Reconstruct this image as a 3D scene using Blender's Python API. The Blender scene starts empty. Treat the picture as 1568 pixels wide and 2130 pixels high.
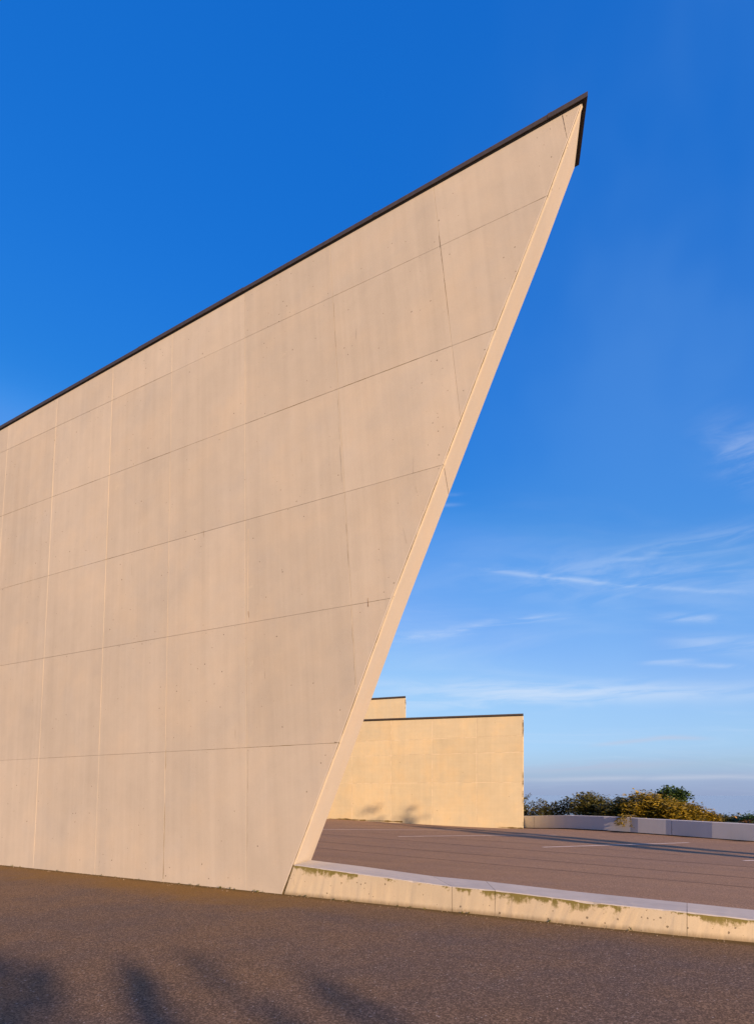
import bpy, bmesh, math, random
import numpy as np
from mathutils import Vector
random.seed(7); rng = np.random.default_rng(7)
C = bpy.context.scene.collection
S = bpy.context.scene

# ------------------------------------------------------------------ camera, exposure
FOC, HOR, CX, HC = 1200.0, 1650.0, 784.0, 1.6        # focal length and horizon row in units of a 2130 row frame, eye height
cam = bpy.data.cameras.new('camera'); camo = bpy.data.objects.new('camera', cam); C.objects.link(camo)
cam.sensor_fit = 'VERTICAL'; cam.sensor_height = 36.0; cam.lens = FOC / 2130 * 36.0
cam.shift_y = (HOR - 1065.0) / 2130.0
cam.clip_start = 0.05; cam.clip_end = 90000
camo.location = (0, 0, HC); camo.rotation_euler = (math.pi / 2, 0, 0)
S.camera = camo
S.view_settings.view_transform = 'Standard'; S.view_settings.look = 'None'
S.view_settings.exposure = 1.0; S.view_settings.gamma = 1.0; S.view_settings.use_curve_mapping = False
S.cycles.max_bounces = 8; S.cycles.diffuse_bounces = 3; S.cycles.transparent_max_bounces = 8

SUN_AZ, SUN_EL = math.radians(33.0), math.radians(16.0)   # to the right behind the camera
SUNV = Vector((math.sin(SUN_AZ) * math.cos(SUN_EL), -math.cos(SUN_AZ) * math.cos(SUN_EL), math.sin(SUN_EL)))
sun = bpy.data.lights.new('sun', 'SUN'); suno = bpy.data.objects.new('sun', sun); C.objects.link(suno)
sun.energy = 4.5; sun.angle = math.radians(0.55); sun.color = (1.0, 0.68, 0.40)
suno.rotation_euler = SUNV.to_track_quat('Z', 'Y').to_euler(); suno.location = (20, -25, 20)

# ------------------------------------------------------------------ node helper
class NT:
    def __init__(s, nt): s.nt = nt
    def n(s, t, **kw):
        nd = s.nt.nodes.new(t)
        for k, v in kw.items():
            if k == 'ins':
                for i, x in v.items():
                    if hasattr(x, 'is_output') or isinstance(x, bpy.types.NodeSocket): s.nt.links.new(x, nd.inputs[i])
                    else: nd.inputs[i].default_value = x
            else: setattr(nd, k, v)
        return nd
    def m(s, op, a, b=0.0, c=None, clamp=False):
        ins = {0: a, 1: b}
        if c is not None: ins[2] = c
        return s.n('ShaderNodeMath', operation=op, use_clamp=clamp, ins=ins).outputs[0]
    def mix(s, f, a, b, blend='MIX'):
        nd = s.n('ShaderNodeMix', data_type='RGBA', blend_type=blend)
        for i, x in ((0, f), (6, a), (7, b)):
            if isinstance(x, bpy.types.NodeSocket): s.nt.links.new(x, nd.inputs[i])
            else: nd.inputs[i].default_value = (tuple(x) + (1,))[:4] if isinstance(x, (tuple, list)) else x
        return nd.outputs[2]
    def ss(s, x, a, b):
        nd = s.n('ShaderNodeMapRange', interpolation_type='SMOOTHSTEP', ins={0: x, 1: a, 2: b})
        return nd.outputs[0]
    def noise(s, vec, scale, detail=3, rough=0.55, dist=0.0):
        return s.n('ShaderNodeTexNoise', ins={'Vector': vec, 'Scale': scale, 'Detail': detail, 'Roughness': rough, 'Distortion': dist}).outputs['Fac']
    def mapping(s, vec, scale, rot=(0, 0, 0), loc=(0, 0, 0)):
        return s.n('ShaderNodeMapping', ins={'Vector': vec, 'Scale': scale, 'Rotation': rot, 'Location': loc}).outputs[0]

# ------------------------------------------------------------------ world: graded Nishita sky with thin cirrus and a low haze bank
def pix_dir(x, y): return Vector(((x - CX) / FOC, 1.0, (HOR - y) / FOC)).normalized()
def azel(x, y):
    d = pix_dir(x, y); return math.atan2(d.x, d.y), math.asin(d.z)
world = bpy.data.worlds.new('World'); S.world = world; world.use_nodes = True
W = NT(world.node_tree)
bg = world.node_tree.nodes['Background']; bg.inputs[1].default_value = 0.1
sky = W.n('ShaderNodeTexSky', sky_type='NISHITA', sun_disc=False, sun_elevation=SUN_EL,
          sun_rotation=math.pi - SUN_AZ, air_density=1.0, dust_density=1.0, ozone_density=3.0)
scl = W.n('ShaderNodeVectorMath', operation='SCALE', ins={0: sky.outputs[0], 'Scale': 0.1})
cur = W.n('ShaderNodeRGBCurve', ins={'Color': scl.outputs[0]})
def setcurve(i, pts):
    c = cur.mapping.curves[i]
    c.points[0].location = pts[0]; c.points[1].location = pts[-1]
    for p in pts[1:-1]: c.points.new(*p)
    for p in c.points: p.handle_type = 'AUTO_CLAMPED'
setcurve(0, [(0, 0), (.045, .007), (.060, .010), (.075, .016), (.089, .024), (.102, .070), (.120, .115), (.152, .185), (.22, .32), (.4, .45), (1, .75)])
setcurve(1, [(0, 0), (.065, .115), (.089, .145), (.113, .165), (.138, .190), (.168, .225), (.19, .29), (.228, .36), (.271, .42), (.362, .57), (.5, .67), (1, .9)])
setcurve(2, [(0, 0), (.13, .53), (.172, .60), (.21, .645), (.256, .695), (.314, .745), (.345, .81), (.42, .885), (.48, .93), (1, 1)])
cur.mapping.update()
tc = W.n('ShaderNodeTexCoord').outputs['Generated']
sep = W.n('ShaderNodeSeparateXYZ', ins={0: tc})
az = W.m('ARCTAN2', sep.outputs[0], sep.outputs[1]); el = W.m('ARCSINE', sep.outputs[2])
ae = W.n('ShaderNodeCombineXYZ', ins={0: az, 1: el}).outputs[0]
col = cur.outputs[0]
# low lilac-grey haze bank along the horizon
hn = W.noise(W.mapping(ae, (1.4, 60, 1)), 1.0, 4)
edge = W.m('ADD', el, W.m('MULTIPLY', W.m('SUBTRACT', hn, .5), .022))
hz = W.m('MULTIPLY', W.m('SUBTRACT', 1.0, W.ss(edge, .006, .080)), .92)
hcol = W.mix(W.ss(el, -.02, .05), (.30, .365, .55), (.365, .475, .68))
col = W.mix(hz, col, hcol)
# general thin veil, denser low in the sky
pv = W.n('ShaderNodeCombineXYZ', ins={0: W.m('DIVIDE', sep.outputs[0], W.m('ADD', W.m('ABSOLUTE', sep.outputs[2]), .12)),
                                     1: W.m('DIVIDE', sep.outputs[1], W.m('ADD', W.m('ABSOLUTE', sep.outputs[2]), .12))}).outputs[0]
veil = W.noise(W.mapping(pv, (.55, 1.5, 1), rot=(0, 0, .5)), 1.0, 6, .58, .9)
vf = W.m('MULTIPLY', W.ss(veil, .46, .82), W.m('SUBTRACT', 1.0, W.ss(el, .18, .62)))
vf = W.m('MULTIPLY', vf, .18)
col = W.mix(vf, col, (.72, .80, .93))
fil_a = W.noise(W.mapping(ae, (7, 55, 1)), 1.0, 5, .6, .6)
fil_b = W.noise(W.mapping(ae, (8, 38, 1), rot=(0, 0, -.26)), 1.0, 5, .6, .6)
wob = W.noise(ae, 6.0, 2)
def streak(p0, p1, w, amp, colr=(.80, .86, .96), ns=(9, 60), sharp=2.0, thr=(.36, .66)):
    global col
    a0, e0 = azel(*p0); a1, e1 = azel(*p1)
    L = math.hypot(a1 - a0, e1 - e0); ang = math.atan2(e1 - e0, a1 - a0)
    v = W.n('ShaderNodeVectorMath', operation='SUBTRACT', ins={0: ae, 1: ((a0 + a1) / 2, (e0 + e1) / 2, 0)}).outputs[0]
    v = W.n('ShaderNodeVectorRotate', rotation_type='Z_AXIS', ins={'Vector': v, 'Angle': -ang}).outputs[0]
    sp = W.n('ShaderNodeSeparateXYZ', ins={0: v})
    yy = W.m('ADD', sp.outputs[1], W.m('MULTIPLY', W.m('SUBTRACT', wob, .5), w / FOC * 1.6))
    gu = W.m('POWER', W.m('ABSOLUTE', W.m('DIVIDE', sp.outputs[0], L / 2)), 3.0)
    gv = W.m('POWER', W.m('ABSOLUTE', W.m('DIVIDE', yy, w / FOC)), sharp)
    g = W.m('EXPONENT', W.m('MULTIPLY', W.m('ADD', gu, gv), -1.0))
    nz = W.ss(fil_b if abs(ang) > .12 else fil_a, *thr)
    col = W.mix(W.m('MULTIPLY', W.m('MULTIPLY', g, nz), amp), col, colr)
streak((985, 1180), (1250, 1211), 4, .2)
streak((1150, 1199), (1560, 1234), 4, .26)
streak((950, 1310), (1160, 1281), 8, .42, ns=(22, 70))
streak((760, 1330), (1010, 1312), 9, .30)
streak((1180, 1196), (1640, 1085), 22, .19)
streak((1000, 1050), (2300, 950), 430, .085, (.56, .98, 1.2), thr=(-.6, .1))
streak((1000, 1195), (1700, 1190), 40, .16, ns=(4, 30))
streak((1340, 1379), (1440, 1374), 4, .36, ns=(20, 60))
streak((1380, 1382), (1700, 1386), 4, .30)
streak((780, 1424), (1750, 1430), 17, .36, ns=(3, 40), thr=(.22, .6))
streak((780, 1460), (1300, 1440), 25, .28, ns=(4, 40))
streak((1235, 1551), (1400, 1533), 4, .40, (.55, .58, .72), ns=(10, 60), thr=(.2, .5))
streak((1360, 1534), (1470, 1536), 4, .40, (.55, .58, .72), ns=(10, 60), thr=(.2, .5))
streak((1060, 1602), (1420, 1588), 9, .55, (.46, .52, .69), ns=(4, 50), thr=(.25, .55))
streak((1060, 1622), (1700, 1613), 4.5, .48, (.58, .63, .75), ns=(3, 60), thr=(.15, .5))
streak((1480, 905), (1680, 1000), 34, .24, ns=(9, 26))
streak((1370, 1284), (1500, 1288), 7, .32)
streak((1400, 1340), (1700, 1335), 12, .30)
streak((880, 1030), (960, 1028), 3, .14)
streak((870, 1052), (955, 1050), 3, .13)
out = W.n('ShaderNodeVectorMath', operation='SCALE', ins={0: col, 'Scale': 5.0})
world.node_tree.links.new(out.outputs[0], bg.inputs[0])

# ------------------------------------------------------------------ geometry helpers
def V(*a): return np.array(a, float)
def ray(x, y): return V((x - CX) / FOC, 1.0, (HOR - y) / FOC)
EYE = V(0, 0, HC)
def on_z(x, y, z=0.0):
    r = ray(x, y); return EYE + r * ((z - HC) / r[2])
def on_plane(x, y, p, n):
    r = ray(x, y); return EYE + r * (n @ (p - EYE)) / (n @ r)
def unit(v): return v / np.linalg.norm(v)

def mesh_obj(name, verts, faces, mat, parent=None, smooth=False, loc=None):
    me = bpy.data.meshes.new(name)
    verts = np.asarray(verts, float)
    if loc is not None: verts = verts - np.asarray(loc)
    me.from_pydata([tuple(v) for v in verts], [], faces)
    bm = bmesh.new(); bm.from_mesh(me); bmesh.ops.recalc_face_normals(bm, faces=bm.faces); bm.to_mesh(me); bm.free()
    if smooth: me.polygons.foreach_set('use_smooth', [True] * len(me.polygons))
    me.materials.append(mat)
    o = bpy.data.objects.new(name, me); C.objects.link(o)
    if parent is not None: o.parent = parent
    elif loc is not None: o.location = loc
    return o
def raw_obj(name, verts, faces, mat, parent=None):        # no normal repair (leaf cards)
    me = bpy.data.meshes.new(name); me.from_pydata(verts, [], faces); me.materials.append(mat)
    o = bpy.data.objects.new(name, me); C.objects.link(o)
    if parent is not None: o.parent = parent
    return o
def thing(name, label, cat, loc, group=None):
    o = bpy.data.objects.new(name, None); C.objects.link(o); o.location = tuple(loc)
    o.empty_display_size = .3
    o['label'] = label; o['category'] = cat
    if group: o['group'] = group
    return o
def structure(o, label=None, cat=None):
    o['kind'] = 'structure'
    if label: o['label'] = label
    if cat: o['category'] = cat
    return o

def clip(poly, a, b):
    """keep the part of poly on the left of a->b (y down pixel space or any 2d space)"""
    a, b = np.asarray(a, float), np.asarray(b, float); d = b - a; nn = V(-d[1], d[0]); res = []
    for i in range(len(poly)):
        p, q = poly[i], poly[(i + 1) % len(poly)]
        sp, sq = nn @ (p - a), nn @ (q - a)
        if sp >= 0: res.append(p)
        if sp * sq < 0: res.append(p + (q - p) * sp / (sp - sq))
    return res
def area(poly):
    return .5 * sum(poly[i][0] * poly[(i + 1) % len(poly)][1] - poly[(i + 1) % len(poly)][0] * poly[i][1] for i in range(len(poly)))
def dedupe(poly, eps=1e-3):
    r = []
    for p in poly:
        if not r or np.linalg.norm(p - r[-1]) > eps: r.append(p)
    if len(r) > 1 and np.linalg.norm(r[0] - r[-1]) <= eps: r.pop()
    return r
def inset(poly, d):
    if area(poly) < 0: poly = poly[::-1]
    res = list(poly)
    for i in range(len(poly)):
        a, b = poly[i], poly[(i + 1) % len(poly)]
        t = unit(b - a); nn = V(-t[1], t[0])
        res = clip(res, a + nn * d, b + nn * d)
        if len(res) < 3: return []
    return dedupe(res)

def panel(poly2, frame, mat, parent, name, gap=.008, cham=.004, proud=0.0, depth=.03, loc=None):
    """a slab on a face: poly2 in face coordinates, frame = origin, u, v, outward normal"""
    o, u, v, n = frame
    r1 = inset(dedupe(poly2), gap / 2)
    if len(r1) < 3: return None
    r2 = inset(r1, cham)
    if len(r2) != len(r1): r2 = r1
    P = lambda p, h: o + u * p[0] + v * p[1] + n * h
    k = len(r1)
    if area(r1) < 0: r1 = r1[::-1]
    # match rings by nearest start
    j = min(range(k), key=lambda i: np.linalg.norm(r2[i] - r1[0])); r2 = r2[j:] + r2[:j]
    verts = [P(p, proud) for p in r2] + [P(p, proud - cham) for p in r1] + [P(p, -depth) for p in r1]
    faces = [list(range(k))]
    for i in range(k):
        m = (i + 1) % k
        faces += [[i, m, k + m, k + i], [k + i, k + m, 2 * k + m, 2 * k + i]]
    faces.append(list(range(2 * k, 3 * k))[::-1])
    return mesh_obj(name, verts, faces, mat, parent, loc=loc)
def prism(ring_a, ring_b):
    k = len(ring_a)
    return list(ring_a) + list(ring_b), [list(range(k)), list(range(k, 2 * k))[::-1]] + [[i, (i + 1) % k, k + (i + 1) % k, k + i] for i in range(k)]
def box_pts(o, a, b, c):
    ring = [o, o + a, o + a + b, o + b]
    return prism(ring, [p + c for p in ring])

def tube(path, radii, sides=6):
    verts, faces = [], []
    path = [np.asarray(p, float) for p in path]
    for i, p in enumerate(path):
        t = unit(path[min(i + 1, len(path) - 1)] - path[max(i - 1, 0)] + 1e-9)
        up = V(0, 0, 1) if abs(t[2]) < .9 else V(1, 0, 0)
        a = unit(np.cross(t, up)); b = np.cross(t, a)
        for k in range(sides):
            th = 2 * math.pi * k / sides
            verts.append(p + (a * math.cos(th) + b * math.sin(th)) * radii[i])
    for i in range(len(path) - 1):
        for k in range(sides):
            m = (k + 1) % sides
            faces.append([i * sides + k, i * sides + m, (i + 1) * sides + m, (i + 1) * sides + k])
    return verts, faces
class Bag:
    def __init__(s): s.v, s.f = [], []
    def add(s, vf):
        k = len(s.v); s.v += [tuple(p) for p in vf[0]]; s.f += [[i + k for i in f] for f in vf[1]]

# ------------------------------------------------------------------ materials
def new_mat(name):
    m = bpy.data.materials.new(name); m.use_nodes = True
    N = NT(m.node_tree); b = m.node_tree.nodes['Principled BSDF']
    return m, N, b
def link(N, a, b): N.nt.links.new(a, b)

def concrete(name, base, pores=.5, pore_scale=13, streak=.08, blotch=.10, moss=None, rough=.85, warm=.5, spec=.25, board=0.0, pervar=.05, pore_r=.17, shear=(0, 0), drips=0.0):
    m, N, b = new_mat(name)
    oc = N.n('ShaderNodeTexCoord').outputs['Object']
    big = N.noise(oc, .45, 5, .6)
    mid = N.noise(oc, 2.3, 4, .6)
    zz = N.n('ShaderNodeSeparateXYZ', ins={0: oc}).outputs[2]
    lean = N.n('ShaderNodeVectorMath', operation='MULTIPLY_ADD', ins={0: N.n('ShaderNodeCombineXYZ', ins={0: zz, 1: zz, 2: 0.0}).outputs[0], 1: (-shear[0], -shear[1], 0), 2: oc}).outputs[0]
    st = N.noise(N.mapping(lean, (3.2, 3.2, .14)), 1.0, 4, .6)
    st2 = N.noise(N.mapping(lean, (11, 11, .35)), 1.0, 3, .6)
    fine = N.noise(oc, 75, 3, .7)
    rnd = N.n('ShaderNodeObjectInfo').outputs['Random']
    val = N.m('ADD', 1.0, N.m('MULTIPLY', N.m('SUBTRACT', big, .5), blotch * 2))
    val = N.m('ADD', val, N.m('MULTIPLY', N.m('SUBTRACT', mid, .5), blotch))
    val = N.m('ADD', val, N.m('MULTIPLY', N.m('SUBTRACT', st, .5), streak * 2))
    val = N.m('ADD', val, N.m('MULTIPLY', N.m('SUBTRACT', st2, .5), streak))
    val = N.m('ADD', val, N.m('MULTIPLY', N.m('SUBTRACT', fine, .5), .22))
    val = N.m('ADD', val, N.m('MULTIPLY', N.m('SUBTRACT', rnd, .5), pervar))
    if board:
        bd = N.noise(N.mapping(oc, (.6, .6, 9)), 1.0, 3, .6)
        val = N.m('ADD', val, N.m('MULTIPLY', N.m('SUBTRACT', bd, .5), board))
    c = N.n('ShaderNodeVectorMath', operation='SCALE', ins={0: base, 'Scale': val}).outputs[0]
    wn = N.noise(oc, .9, 4, .6)
    c = N.mix(N.m('MULTIPLY', N.ss(wn, .4, .75), warm * .5), c, N.n('ShaderNodeVectorMath', operation='MULTIPLY', ins={0: c, 1: (1.10, .97, .80)}).outputs[0])
    gn = N.noise(oc, .7, 5, .65, .4)
    c = N.mix(N.m('MULTIPLY', N.ss(gn, .48, .72), .55), c, N.n('ShaderNodeVectorMath', operation='MULTIPLY', ins={0: c, 1: (.93, .965, 1.03)}).outputs[0])
    if drips:
        dr = N.ss(N.noise(N.mapping(lean, (22, 22, 1.3)), 1.0, 3, .6), .70, .80)
        dr = N.m('MULTIPLY', dr, N.ss(N.noise(oc, .8, 2), .5, .62))
        c = N.mix(N.m('MULTIPLY', dr, drips), c, (base[0] * .55, base[1] * .5, base[2] * .45))
    # pale mortar smudges
    sm = N.m('MULTIPLY', N.ss(N.noise(oc, 3.1, 5, .7, .5), .66, .76), .42)
    c = N.mix(sm, c, (base[0] * 1.22, base[1] * 1.2, base[2] * 1.1))
    # blow holes
    wv_ = N.n('ShaderNodeTexNoise', ins={'Vector': oc, 'Scale': 60.0, 'Detail': 2.0}).outputs['Color']
    wo = N.n('ShaderNodeVectorMath', operation='MULTIPLY_ADD', ins={0: wv_, 1: (.02, .02, .02), 2: oc}).outputs[0]
    vo = N.n('ShaderNodeTexVoronoi', ins={'Vector': wo, 'Scale': pore_scale, 'Randomness': 1.0})
    sc = N.n('ShaderNodeSeparateColor', ins={0: vo.outputs['Color']})
    gate = N.m('MULTIPLY', N.ss(N.noise(oc, 1.1, 3), .38, .68), pores)
    r = N.m('MULTIPLY', N.m('POWER', sc.outputs[0], 3.5), pore_r)
    hole = N.m('MULTIPLY', N.m('LESS_THAN', vo.outputs['Distance'], r), N.m('LESS_THAN', sc.outputs[1], gate))
    c = N.mix(N.m('MULTIPLY', hole, .72), c, (base[0] * .18, base[1] * .15, base[2] * .12))
    if moss:   # algae hanging from a top edge: (z_top, reach, amount)
        zt, reach, amt = moss[:3]
        z = N.n('ShaderNodeSeparateXYZ', ins={0: oc}).outputs[2]
        sl = N.n('ShaderNodeVectorMath', operation='DOT_PRODUCT', ins={0: oc, 1: moss[3]}).outputs['Value']
        sl = N.m('MINIMUM', sl, 6.0)
        zt = N.m('ADD', zt, N.m('ADD', N.m('MULTIPLY', sl, -.036), N.m('MULTIPLY', N.m('MULTIPLY', sl, sl), .002)))
        n1 = N.noise(oc, 1.9, 6, .72); n2 = N.noise(N.mapping(oc, (26, 26, 5)), 1.0, 5, .75)
        reachv = N.m('MULTIPLY', N.ss(n1, .42, .72), reach)
        dz = N.m('SUBTRACT', zt, z)
        f = N.m('SUBTRACT', 1.0, N.ss(N.m('ADD', dz, N.m('MULTIPLY', N.m('SUBTRACT', n2, .5), .15)), N.m('MULTIPLY', reachv, .3), reachv))
        f = N.m('MULTIPLY', f, N.ss(n1, .40, .52))
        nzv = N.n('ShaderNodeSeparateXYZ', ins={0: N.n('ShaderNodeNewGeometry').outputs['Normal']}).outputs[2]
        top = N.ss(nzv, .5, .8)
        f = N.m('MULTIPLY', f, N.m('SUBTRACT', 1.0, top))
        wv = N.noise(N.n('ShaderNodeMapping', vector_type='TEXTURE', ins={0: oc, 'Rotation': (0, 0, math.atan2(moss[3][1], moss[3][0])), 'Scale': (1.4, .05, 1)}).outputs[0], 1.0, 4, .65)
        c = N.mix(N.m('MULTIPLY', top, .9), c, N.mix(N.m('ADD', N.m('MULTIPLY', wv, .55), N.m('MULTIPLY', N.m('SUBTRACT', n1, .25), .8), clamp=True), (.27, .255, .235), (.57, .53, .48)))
        c = N.mix(N.m('MULTIPLY', f, amt), c, N.mix(n2, (.085, .072, .006), (.20, .16, .03)))
        # splash dirt at the foot
        fd = N.m('MULTIPLY', N.m('SUBTRACT', 1.0, N.ss(N.m('ADD', z, N.m('MULTIPLY', n2, .07)), .03, .11)), .7)
        c = N.mix(fd, c, (.17, .12, .06))
    link(N, c, b.inputs['Base Color'])
    b.inputs['Roughness'].default_value = rough; b.inputs['Specular IOR Level'].default_value = spec
    h = N.m('SUBTRACT', N.m('ADD', N.m('MULTIPLY', fine, .3), N.m('MULTIPLY', mid, .6)), N.m('MULTIPLY', hole, 1.0))
    bp = N.n('ShaderNodeBump', ins={'Height': h, 'Strength': .35, 'Distance': .006})
    link(N, bp.outputs[0], b.inputs['Normal'])
    return m
def joint_mat(name, dark, light, lo=.42, hi=.6, scale=2.2):
    m, N, b = new_mat(name)
    oc = N.n('ShaderNodeTexCoord').outputs['Object']
    f = N.ss(N.noise(oc, scale, 5, .7), lo, hi)
    g = N.noise(oc, 40, 2)
    c = N.mix(f, light, dark)
    c = N.mix(N.m('MULTIPLY', g, .3), c, (.05, .035, .015))
    link(N, c, b.inputs['Base Color']); b.inputs['Roughness'].default_value = .95
    return m
def plain(name, colr, rough=.6, metal=0.0, var=.25, scale=9):
    m, N, b = new_mat(name)
    oc = N.n('ShaderNodeTexCoord').outputs['Object']
    n1 = N.noise(oc, scale, 5, .65)
    c = N.n('ShaderNodeVectorMath', operation='SCALE', ins={0: colr, 'Scale': N.m('ADD', 1 - var, N.m('MULTIPLY', n1, 2 * var))}).outputs[0]
    link(N, c, b.inputs['Base Color']); b.inputs['Roughness'].default_value = rough; b.inputs['Metallic'].default_value = metal
    return m

def asphalt(name, base, purple, line=None, streak_dir=None, stain=(.185, .102, .024), grain=1.0):
    m, N, b = new_mat(name)
    oc = N.n('ShaderNodeTexCoord').outputs['Object']
    big = N.noise(oc, .16, 5, .6); mid = N.noise(oc, .9, 5, .65)
    c = N.mix(N.ss(N.m('ADD', N.m('MULTIPLY', big, .6), N.m('MULTIPLY', mid, .4)), .38, .62), base, purple)
    if streak_dir is not None:
        a = math.atan2(streak_dir[1], streak_dir[0])
        sm = N.n('ShaderNodeVectorRotate', rotation_type='Z_AXIS', ins={'Vector': oc, 'Angle': -a}).outputs[0]
        sn = N.noise(N.mapping(sm, (.10, 1.6, 1)), 1.0, 4, .6)
        c = N.n('ShaderNodeVectorMath', operation='SCALE', ins={0: c, 'Scale': N.m('ADD', .84, N.m('MULTIPLY', sn, .32))}).outputs[0]
    # aggregate: individual stones show as light and dark specks
    vo = N.n('ShaderNodeTexVoronoi', ins={'Vector': oc, 'Scale': 85.0})
    sc = N.n('ShaderNodeSeparateColor', ins={0: vo.outputs['Color']})
    vo2 = N.n('ShaderNodeTexVoronoi', ins={'Vector': oc, 'Scale': 210.0})
    sc2 = N.n('ShaderNodeSeparateColor', ins={0: vo2.outputs['Color']})
    g = N.m('ADD', N.m('MULTIPLY', N.m('POWER', sc.outputs[0], 2.2), 1.25 * grain), N.m('MULTIPLY', sc2.outputs[0], .55 * grain))
    g = N.m('ADD', g, 1.0 - .62 * grain)
    c = N.n('ShaderNodeVectorMath', operation='SCALE', ins={0: c, 'Scale': g}).outputs[0]
    # rare pale stones
    c = N.mix(N.m('MULTIPLY', N.m('GREATER_THAN', sc.outputs[1], .992), .6), c, (.42, .36, .31))
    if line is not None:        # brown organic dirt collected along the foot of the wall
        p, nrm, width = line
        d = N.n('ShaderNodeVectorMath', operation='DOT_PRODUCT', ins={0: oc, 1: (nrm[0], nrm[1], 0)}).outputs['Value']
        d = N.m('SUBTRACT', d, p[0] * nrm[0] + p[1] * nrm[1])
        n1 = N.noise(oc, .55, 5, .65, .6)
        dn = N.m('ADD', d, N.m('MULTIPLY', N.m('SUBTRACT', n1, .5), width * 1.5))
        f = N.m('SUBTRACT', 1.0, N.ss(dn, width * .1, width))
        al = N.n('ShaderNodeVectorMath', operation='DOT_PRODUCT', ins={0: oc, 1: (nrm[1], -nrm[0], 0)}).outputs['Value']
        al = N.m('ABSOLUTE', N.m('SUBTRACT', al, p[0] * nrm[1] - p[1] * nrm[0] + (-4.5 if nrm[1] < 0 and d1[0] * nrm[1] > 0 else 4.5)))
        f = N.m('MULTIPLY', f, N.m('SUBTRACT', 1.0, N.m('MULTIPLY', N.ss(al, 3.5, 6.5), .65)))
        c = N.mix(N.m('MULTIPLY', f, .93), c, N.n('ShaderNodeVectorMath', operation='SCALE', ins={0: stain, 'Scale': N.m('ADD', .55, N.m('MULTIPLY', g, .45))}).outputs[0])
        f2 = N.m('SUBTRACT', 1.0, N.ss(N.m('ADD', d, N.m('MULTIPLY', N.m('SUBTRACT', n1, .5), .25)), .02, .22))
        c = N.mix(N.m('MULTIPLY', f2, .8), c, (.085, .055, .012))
    link(N, c, b.inputs['Base Color'])
    b.inputs['Roughness'].default_value = .92; b.inputs['Specular IOR Level'].default_value = .2
    h = N.m('ADD', N.m('MULTIPLY', sc.outputs[0], .7), N.m('MULTIPLY', sc2.outputs[0], .3))
    bp = N.n('ShaderNodeBump', ins={'Height': h, 'Strength': .3, 'Distance': .004})
    link(N, bp.outputs[0], b.inputs['Normal'])
    return m

def leaf_mat(name, c1, c2, trans=.35):
    m, N, b = new_mat(name)
    oc = N.n('ShaderNodeTexCoord').outputs['Object']
    at = N.n('ShaderNodeAttribute', attribute_name='tint', attribute_type='GEOMETRY').outputs['Fac']
    f = N.m('ADD', N.m('MULTIPLY', at, .7), N.m('MULTIPLY', N.noise(oc, 1.6, 3), .6))
    c = N.mix(N.ss(f, .25, .95), c1, c2)
    link(N, c, b.inputs['Base Color']); b.inputs['Roughness'].default_value = .55
    tr = N.n('ShaderNodeBsdfTranslucent', ins={'Color': c})
    mx = N.n('ShaderNodeMixShader', ins={0: trans, 1: b.outputs[0], 2: tr.outputs[0]})
    link(N, mx.outputs[0], N.nt.nodes['Material Output'].inputs['Surface'])
    return m

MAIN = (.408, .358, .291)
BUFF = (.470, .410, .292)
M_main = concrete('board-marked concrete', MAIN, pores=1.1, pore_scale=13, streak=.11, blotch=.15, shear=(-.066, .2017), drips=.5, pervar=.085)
M_end = concrete('smooth concrete', (.445, .397, .345), pores=.15, streak=.05, blotch=.07, warm=.6)
M_joint = joint_mat('joint filler', (.20, .145, .075), (.40, .325, .245))
M_moss = joint_mat('moss in the joint', (.085, .055, .012), (.17, .115, .035), .4, .6, 9)
M_ridge = concrete('mortar', (.43, .36, .27), pores=.1)
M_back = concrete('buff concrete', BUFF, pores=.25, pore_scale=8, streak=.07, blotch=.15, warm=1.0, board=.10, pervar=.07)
M_backj = joint_mat('pale joint mortar', (.50, .43, .31), (.62, .53, .39))
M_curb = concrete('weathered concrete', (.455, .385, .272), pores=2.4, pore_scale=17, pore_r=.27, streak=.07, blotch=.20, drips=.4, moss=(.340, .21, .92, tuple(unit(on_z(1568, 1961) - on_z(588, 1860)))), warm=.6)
M_par = concrete('grey concrete', (.48, .475, .485), pores=.4, streak=.06, blotch=.08)
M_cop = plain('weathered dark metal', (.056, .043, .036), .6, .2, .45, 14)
M_copd = plain('shadowed metal drip', (.022, .017, .013), .65, .1, .3, 14)  # drip darker than the cap: shade under the coping put into its colour
M_dark = plain('shadow gap strip', (.025, .022, .02), .8)  # near-black colour stands for the shade in the gap below the parapet blocks

# ------------------------------------------------------------------ key geometry: the leaning wall plane
A0, B0 = on_z(0, 1799), on_z(588, 1860)
d1 = unit(B0 - A0)                                     # along the foot of the wall, to the right
up_ = unit(V(390 - CX, FOC, HOR + 4300))
nw = np.cross(d1, up_); nw = unit(nw); nw = -nw if nw[1] > 0 else nw     # towards the viewer
e2 = unit(np.cross(d1, nw)); e2 = e2 if e2[2] > 0 else -e2
nh = unit(V(nw[0], nw[1], 0))
FR = (B0, d1, e2, nw)
def to2(p): q = p - B0; return V(q @ d1, q @ e2)
def w2(x, y): return to2(on_plane(x, y, B0, nw))
TH = unit(V(1040 - CX, FOC, 0)) * 0.90                 # across the wall thickness

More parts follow.
